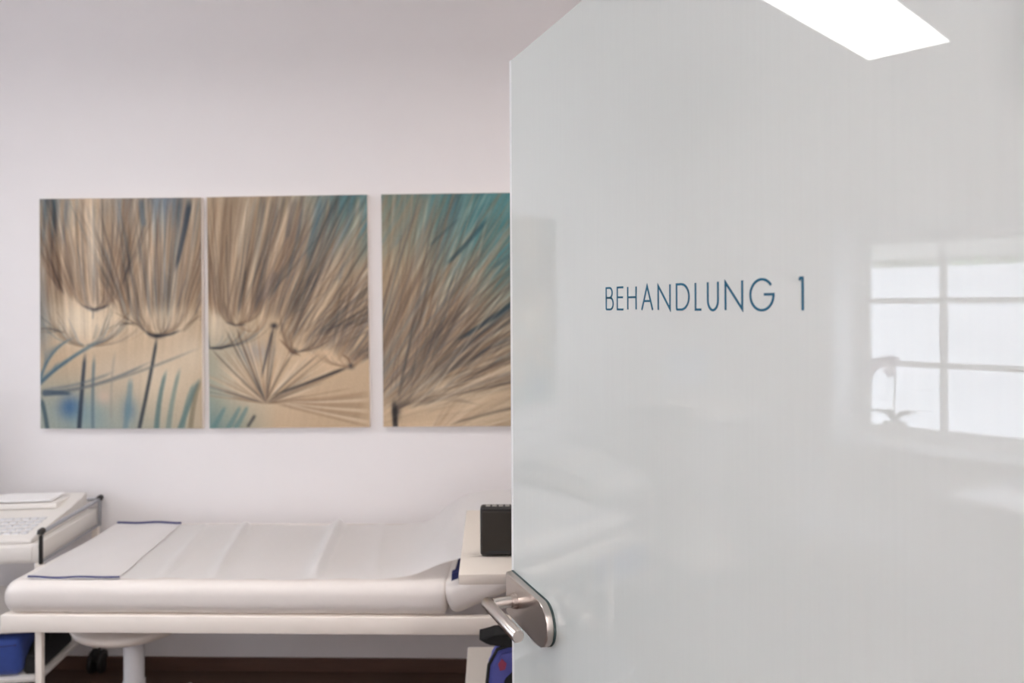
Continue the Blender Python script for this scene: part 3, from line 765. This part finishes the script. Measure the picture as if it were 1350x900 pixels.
# ------------------------------------------------------------------ round stool under the couch
st = thing('round_stool', 'white round stool on a single column pushed under the couch', 'stool', (-1.490, 2.80, 0))
b = bmesh.new(); lathe(b, [(0, .384), (.10, .385), (.165, .393), (.196, .408), (.204, .424), (.196, .438), (.15, .444), (0, .446)], seg=48)
bmesh.ops.transform(b, matrix=Matrix.Translation((-.022, 0, 0)) @ Matrix.Rotation(radians(2.0), 4, 'Y'), verts=b.verts[:])
obj('seat', b, 'cream', st)
b = bmesh.new(); lathe(b, [(0, .39), (.036, .39), (.036, .20), (.0395, .198), (.0395, .07), (.05, .06), (.05, .03), (0, .03)], seg=28); obj('column', b, 'shell', st, smooth=40)
for k in range(5):
    a = radians(76 + 72 * k); b = bmesh.new()
    tube(b, [(.03 * cos(a), .03 * sin(a), .052), (.20 * cos(a), .20 * sin(a), .042), (.31 * cos(a), .31 * sin(a), .028)], [.019, .016, .013], 10)
    f = obj('foot', b, 'shell', st, smooth=True)
    b = bmesh.new(); lathe(b, [(0, 0), (.014, 0), (.016, .008), (.012, .018), (0, .018)], (.30 * cos(a), .30 * sin(a), 0), 14); obj('glide', b, 'black', f)

# ------------------------------------------------------------------ ECG cart at the foot of the couch
CR = .13
cart = thing('equipment_cart', 'white wheeled equipment cart with railed tray left of the couch', 'cart', (-1.822, 2.770, 0), CR)
# local: x to the left is negative (0 = right side), y to the back
CWd, CD = .46, .50
b = bmesh.new(); box(b, -CWd, -.008, .0, CD, .645, .717, .006); obj('tray', b, 'white', cart, smooth=True)
bx('drawer_front', 'white', cart, -CWd + .02, -.03, -.006, 0, .655, .708, bev=.003)
for zz in (.20, .385):
    bx('shelf', 'white', cart, -CWd + .01, -.012, .01, CD - .01, zz, zz + .016, bev=.003)
for px_, py_ in ((-.012, .012), (-CWd + .012, .012), (-.012, CD - .012), (-CWd + .012, CD - .012)):
    bx('post', 'cream', cart, px_ - .012, px_ + .012, py_ - .012, py_ + .012, .115, .645, bev=.003)
    b = bmesh.new()
    for s in (-.020, .020):
        rr = [(0, -.011), (.030, -.011), (.045, -.008), (.049, 0), (.045, .008), (.030, .011), (0, .011)]
        q = bmesh.new(); lathe(q, rr, seg=22)
        me = bpy.data.meshes.new('tmp'); bmesh.ops.transform(q, matrix=Matrix.Translation((px_ + s, py_ + .012, .049)) @ Matrix.Rotation(pi / 2, 4, 'Y'), verts=q.verts[:]); q.to_mesh(me); q.free(); b.from_mesh(me); bpy.data.meshes.remove(me)
    tube(b, [(px_ - .03, py_ + .012, .049), (px_ + .03, py_ + .012, .049)], .006, 8)
    box(b, px_ - .012, px_ + .012, py_ - .012, py_ + .02, .055, .115, .003)
    obj('castor', b, 'black', cart, smooth=40)
# gallery rail
RZ = .757
for a, c in (((0, .0), (0, CD)), ((-CWd + .004, .0), (-CWd + .004, CD)), ((0, CD), (-CWd + .004, CD))):
    b = bmesh.new(); tube(b, [(a[0], a[1], RZ), (c[0], c[1], RZ)], .0075, 12); obj('rail', b, 'alu', cart, smooth=True)
for a in ((0, .0), (0, CD), (-CWd + .004, 0), (-CWd + .004, CD)):
    b = bmesh.new(); tube(b, [(a[0], a[1], .642), (a[0], a[1], .748)], .007, 10); rp = obj('rail_post', b, 'black' if a[1] < .1 else 'alu', cart, smooth=True)
    b = bmesh.new(); tube(b, [(a[0], a[1] - .004, .752), (a[0], a[1], .762), (a[0], a[1] + .012, .762)], .0125, 12); obj('end_cap', b, 'black', rp, smooth=True)
b = bmesh.new(); tube(b, [(0, .0, .648), (0, CD, .648)], .005, 10); obj('lower_rail', b, 'alu', cart, smooth=True)
# cable arm at the back
b = bmesh.new()
ax_, ay_ = -CWd - .07, CD - .02
tube(b, [(ax_, ay_, .66), (ax_, ay_, 1.20), (ax_ - .008, ay_, 1.23), (ax_ - .03, ay_, 1.24), (ax_ - .06, ay_, 1.225), (ax_ - .085, ay_, 1.185)], .008, 12)
box(b, ax_ - .01, -CWd + .02, ay_ - .012, ay_ + .012, .655, .675)
obj('cable_arm', b, 'alu', cart, smooth=40)
b = bmesh.new(); tube(b, [(ax_ + .065, ay_, .66), (ax_ + .065, ay_, 1.215)], .008, 12); obj('cable_arm', b, 'alu', cart, smooth=True)
# ECG console
ec = thing('recorder_console', 'white sloping recorder console with grey keys on the cart tray', 'device', (-1.822, 2.770, .717), CR)
kx0, kx1 = -CWd + .03, -.035
b = bmesh.new(); prism(b, [(.0 + .005, .001), (CD - .04, .001), (CD - .04, .082), (.30, .052), (.02, .018), (.005, .012)], 'x', kx0, kx1); bmesh.ops.bevel(b, geom=b.edges[:], offset=.003, segments=2, affect='EDGES')
obj('console_body', b, 'white', ec, smooth=40)
def slope(y): return .018 + (y - .02) * (.034 / .28)
for r_ in range(5):
    for k in range(11):
        x = kx0 + .03 + k * .030; y = .055 + r_ * .034
        bx('key', 'key', ec, x, x + .022, y, y + .022, slope(y) - .002, slope(y + .022) + .0025)
b = bmesh.new(); box(b, kx0 + .02, kx1 - .05, .30, CD - .06, 0.0, .022, .004); bmesh.ops.transform(b, matrix=Matrix.Translation((0, 0, .055)) @ Matrix.Rotation(.0, 4, 'X'), verts=b.verts[:])
obj('printer_lid', b, 'white', ec, smooth=True)
# stack of charts beside
pc = thing('paper_stack', 'small stack of printed sheets lying on the recorder console', 'papers', (-1.822, 2.770, .8005), CR)
for k in range(2):
    bx('sheet', 'paper', pc, -.36 + .012 * k, -.11 - .006 * k, .31 + .004 * k, CD - .06, k * .0025, k * .0025 + .002)
# blue bag on the lower shelf
bag = thing('blue_bag', 'bright blue cloth bag with black end on the cart shelf', 'bag', (-1.822, 2.770, .216), CR)
b = bmesh.new(); box(b, -.44, -.085, .03, .30, .0015, .155, .03, 5)
for v in b.verts:
    v.co.y += .012 * sin(v.co.x * 19) ; v.co.z += .006 * sin(v.co.x * 23 + 1) * (v.co.z > .1)
obj('bag_body', b, 'blue', bag, smooth=60)
b = bmesh.new(); prism(b, [(.035, .002), (.31, .002), (.31, .158), (.21, .158), (.12, .10), (.05, .06)], 'x', -.085, -.030); bmesh.ops.bevel(b, geom=b.edges[:], offset=.008, segments=2, affect='EDGES')
obj('bag_end', b, 'blackf', bag, smooth=True)['label'] = 'black end panel of the bag'
b = bmesh.new(); tube(b, [(-.40, .028, .12), (-.30, .022, .125), (-.2, .024, .115), (-.1, .026, .12)], .006, 8); obj('bag_handle', b, 'navy', bag, smooth=True)

# ------------------------------------------------------------------ side trolley in front of the couch, by the door edge
tr = thing('side_trolley', 'cream two-shelf trolley beside the door edge carrying a black speaker', 'trolley', (-.170, 1.745, 0), .052)
TW, TD = .50, .555
bx('top_shelf', 'trolley', tr, 0, TW, 0, TD, .945, .970, bev=.003)
bx('lower_shelf', 'trolley', tr, .002, TW, .01, TD, .53, .555, bev=.003)
bx('bottom_shelf', 'trolley', tr, .002, TW, .01, TD, .12, .145, bev=.003)
bx('back_panel', 'trolley', tr, .20, TW, TD - .012, TD, .145, .945)
for px_, py_ in ((TW - .025, .03), (TW - .025, TD - .03), (.23, TD - .04)):
    bx('upright', 'trolley', tr, px_ - .015, px_ + .015, py_ - .015, py_ + .015, .145, .945, bev=.003)
for px_, py_ in ((.04, .05), (TW - .04, .05), (.04, TD - .05), (TW - .04, TD - .05)):
    b = bmesh.new(); tube(b, [(px_ - .014, py_, .041), (px_ + .014, py_, .04)], .04, 20); box(b, px_ - .02, px_ + .02, py_ - .01, py_ + .02, .06, .12); obj('castor', b, 'black', tr, smooth=40)
sp = thing('speaker', 'black boxy loudspeaker with silver top buttons on the trolley top', 'speaker', (-.128, 1.868, .970), .03)
b = bmesh.new(); box(b, 0, .155, 0, .036, .002, .122, .007, 3); obj('speaker_case', b, 'black', sp, smooth=40)
b = bmesh.new(); box(b, .004, .151, -.003, .004, .012, .112, .003); obj('grille', b, 'grille', sp, smooth=True)
for k in range(5): bx('button', 'silver', sp, .014 + k * .016, .025 + k * .016, .008, .018, .121, .1245, bev=.001)
bx('trim_line', 'screen', sp, .02, .075, -.0045, -.003, .0135, .0155)
cf = thing('cuff_pouch', 'violet blue pouch with red mark and black strap on the lower trolley shelf', 'pouch', (-.118, 1.97, .556), .06)
b = bmesh.new()
prism(b, [(.012, .002), (.165, .002), (.172, .12), (.12, .152), (.030, .137), (.006, .10), (0, .06)], 'y', 0, .07)
bmesh.ops.bevel(b, geom=b.edges[:], offset=.012, segments=3, affect='EDGES'); obj('pouch_body', b, 'violet', cf, smooth=50)
b = bmesh.new(); prism(b, [(.03, -.0), (.17, -.0), (.17, .13), (.085, .125), (.075, .09), (.045, .062), (.040, .03)], 'y', -.010, .003)
bmesh.ops.bevel(b, geom=b.edges[:], offset=.003, segments=2, affect='EDGES'); obj('flap', b, 'blackf', cf, smooth=50)
b = bmesh.new(); tube(b, [(.012, .004, .01), (-.001, .0, .055), (.004, .0, .10), (.026, .0, .14), (.06, .0, .15)], .0045, 8); obj('piping', b, 'blackf', cf, smooth=True)
b = bmesh.new(); prism(b, [(-.024, .168), (.002, .152), (.09, .140), (.12, .16), (.09, .182), (.02, .178)], 'y', -.004, .06)
bmesh.ops.bevel(b, geom=b.edges[:], offset=.004, segments=2, affect='EDGES'); obj('strap', b, 'blackf', cf, smooth=50)
b = bmesh.new(); prism(b, [(.033, .085), (.046, .088), (.05, .103), (.038, .116), (.028, .102)], 'y', -.003, .002); obj('badge', b, 'red', cf)

# ------------------------------------------------------------------ mirrored part of the room: desk, chair, orchid, device, small stool
desk = thing('desk', 'white desk under the window, its bright corner mirrored in the door', 'desk', (-2.764, 1.483, 0), .19)
bx('desk_top', 'desk', desk, -.655, 0, -.85, 0, .715, .74, bev=.003)
for px_, py_ in ((-.03, -.03), (-.62, -.03), (-.03, -.82), (-.62, -.82)):
    bx('leg', 'alu', desk, px_ - .02, px_ + .02, py_ - .02, py_ + .02, 0, .715, bev=.003)
bx('modesty_panel', 'white', desk, -.62, -.06, -.045, -.03, .35, .70)

chair = thing('shell_chair', 'white moulded shell chair standing before the desk, mirrored in the door', 'chair', (-2.86, 1.99, 0), .0)
prof = [(-.24, .435, .20), (-.235, .452, .215), (-.17, .448, .225), (-.06, .435, .232), (.06, .432, .235), (.14, .445, .235), (.19, .485, .232), (.215, .56, .225), (.235, .66, .21), (.255, .76, .19), (.268, .82, .155), (.272, .845, .10)]
b = bmesh.new()
def cf_(u, v):
    k = u * (len(prof) - 1); i = min(int(k), len(prof) - 2); f = k - i
    y, z, w = [prof[i][j] * (1 - f) + prof[i + 1][j] * f for j in range(3)]
    s = 2 * v - 1
    up = .06 * s ** 4 if z < .5 else 0
    fw = -.07 * s * s if z > .5 else -.07 * s * s * max(0, (z - .43) / .07)
    return (s * w, y + fw, z + up)
grid(b, cf_, 33, 16); bmesh.ops.solidify(b, geom=b.faces[:], thickness=.006)
obj('seat_shell', b, 'shell', chair, smooth=70)
for sx, sy in ((-1, -1), (1, -1), (-1, 1), (1, 1)):
    b = bmesh.new(); tube(b, [(sx * .10, sy * .09, .425), (sx * .21, sy * .20, 0)], [.014, .010], 10); obj('leg', b, 'beech', chair, smooth=True)
b = bmesh.new(); tube(b, [(-.1, -.09, .423), (.1, .09, .423)], .007, 8); tube(b, [(.1, -.09, .423), (-.1, .09, .423)], .007, 8); obj('leg_bracket', b, 'black', chair, smooth=True)

orc = thing('potted_orchid', 'orchid with pale flowers in a ceramic pot on the window sill', 'plant', (-3.615, 2.00, WZ0 + .02))
b = bmesh.new(); lathe(b, [(0, 0), (.045, 0), (.052, .01), (.062, .12), (.066, .13), (.058, .13), (.052, .115), (0, .115)], seg=28); obj('pot', b, 'pot', orc, smooth=50)
b = bmesh.new(); lathe(b, [(0, .118), (.03, .12), (.053, .114)], seg=20); obj('mulch', b, 'moss', orc)
for k, (a, L) in enumerate([(80, .15), (265, .13), (40, .12), (225, .11), (120, .10), (300, .11)]):
    a = radians(a); b = bmesh.new()
    def lf(u, v):
        w = .026 * sin(pi * min(1, u * .93 + .07)) ** .7 * (2 * v - 1)
        r = L * u; z = .12 + .07 * sin(pi * u * .75) - .0 * u + abs(w) * .35
        return (r * cos(a) - w * sin(a), r * sin(a) + w * cos(a), z)
    grid(b, lf, 10, 4); bmesh.ops.solidify(b, geom=b.faces[:], thickness=.002); obj('leaf', b, 'leaf', orc, smooth=True)
stem = [(0, 0, .115), (.006, .004, .25), (.0, .0, .38), (-.004, .02, .46), (0, .06, .50), (.004, .11, .485), (.006, .14, .45)]
b = bmesh.new(); tube(b, stem, .004, 8); obj('flower_stem', b, 'leaf', orc, smooth=True)
for k, (fx, fy, fz) in enumerate([(.012, .0, .475), (.012, .045, .475), (.012, .085, .46), (.014, .122, .43), (.012, .145, .40), (.012, .02, .42)]):
    b = bmesh.new()
    for q in range(5):
        a = 2 * pi * q / 5 + k
        c0 = Vector((fx, fy, fz)); d = Vector((.25, cos(a), sin(a))).normalized(); s = Vector((0, -sin(a), cos(a)))
        vs = [bm_ for bm_ in (b.verts.new(c0), b.verts.new(c0 + d * .022 + s * .019), b.verts.new(c0 + d * .044), b.verts.new(c0 + d * .022 - s * .019))]
        b.faces.new(vs)
    bmesh.ops.solidify(b, geom=b.faces[:], thickness=.001)
    obj('flower', b, 'petal', orc)

us = thing('scanner_unit', 'pale wheeled scanner with tilted monitor in the far corner, mirrored in the door', 'medical device', (-2.98, 2.90, 0), radians(20))
bx('base', 'cream', us, -.22, .22, -.25, .25, .07, .16, bev=.02, seg=3)
for sx, sy in ((-.18, -.2), (.18, -.2), (-.18, .2), (.18, .2)):
    b = bmesh.new(); tube(b, [(sx - .015, sy, .045), (sx + .015, sy, .045)], .045, 18); box(b, sx - .02, sx + .02, sy - .015, sy + .015, .06, .09); obj('castor', b, 'black', us, smooth=40)
bx('body', 'white', us, -.14, .14, -.10, .20, .16, .935, bev=.02, seg=3)
b = bmesh.new(); box(b, -.25, .25, -.30, .14, 0, .045, .018, 3); bmesh.ops.transform(b, matrix=Matrix.Translation((0, 0, .98)) @ Matrix.Rotation(radians(6), 4, 'X'), verts=b.verts[:])
obj('control_panel', b, 'cream', us, smooth=50)
b = bmesh.new(); tube(b, [(-.24, -.28, .965), (-.2, -.335, .955), (.2, -.335, .955), (.24, -.28, .965)], .012, 10); obj('grip', b, 'key', us, smooth=True)
b = bmesh.new(); box(b, .24, .44, -.25, -.08, .985, 1.025, .012); obj('probe_holder', b, 'black', us, smooth=True)
b = bmesh.new(); tube(b, [(0, .12, .99), (0, .14, 1.11)], .03, 14); obj('monitor_neck', b, 'white', us, smooth=True)
mo = obj('monitor', box(bmesh.new(), -.17, .17, .09, .13, 1.09, 1.34, .012, 3), 'key', us, smooth=50)
bx('screen', 'alu', mo, -.155, .155, .086, .092, 1.11, 1.325)

ss = thing('low_stool', 'low round stool with chrome rim just outside the view, mirrored below the lever', 'stool', (-.90, 2.00, 0))
b = bmesh.new(); lathe(b, [(0, .425), (.135, .425), (.145, .43), (.145, .448), (.12, .452), (0, .452)], seg=36); obj('seat', b, 'slate', ss, smooth=50)
b = bmesh.new(); tube(b, [(.15 * cos(2 * pi * k / 32), .15 * sin(2 * pi * k / 32), .438) for k in range(33)], .008, 10, cap=False); obj('seat_rim', b, 'chrome', ss, smooth=True)
for k in range(4):
    a = radians(45 + 90 * k); b = bmesh.new(); tube(b, [(.14 * cos(a), .14 * sin(a), .43), (.19 * cos(a), .19 * sin(a), 0)], .010, 10); obj('leg', b, 'chrome', ss, smooth=True)
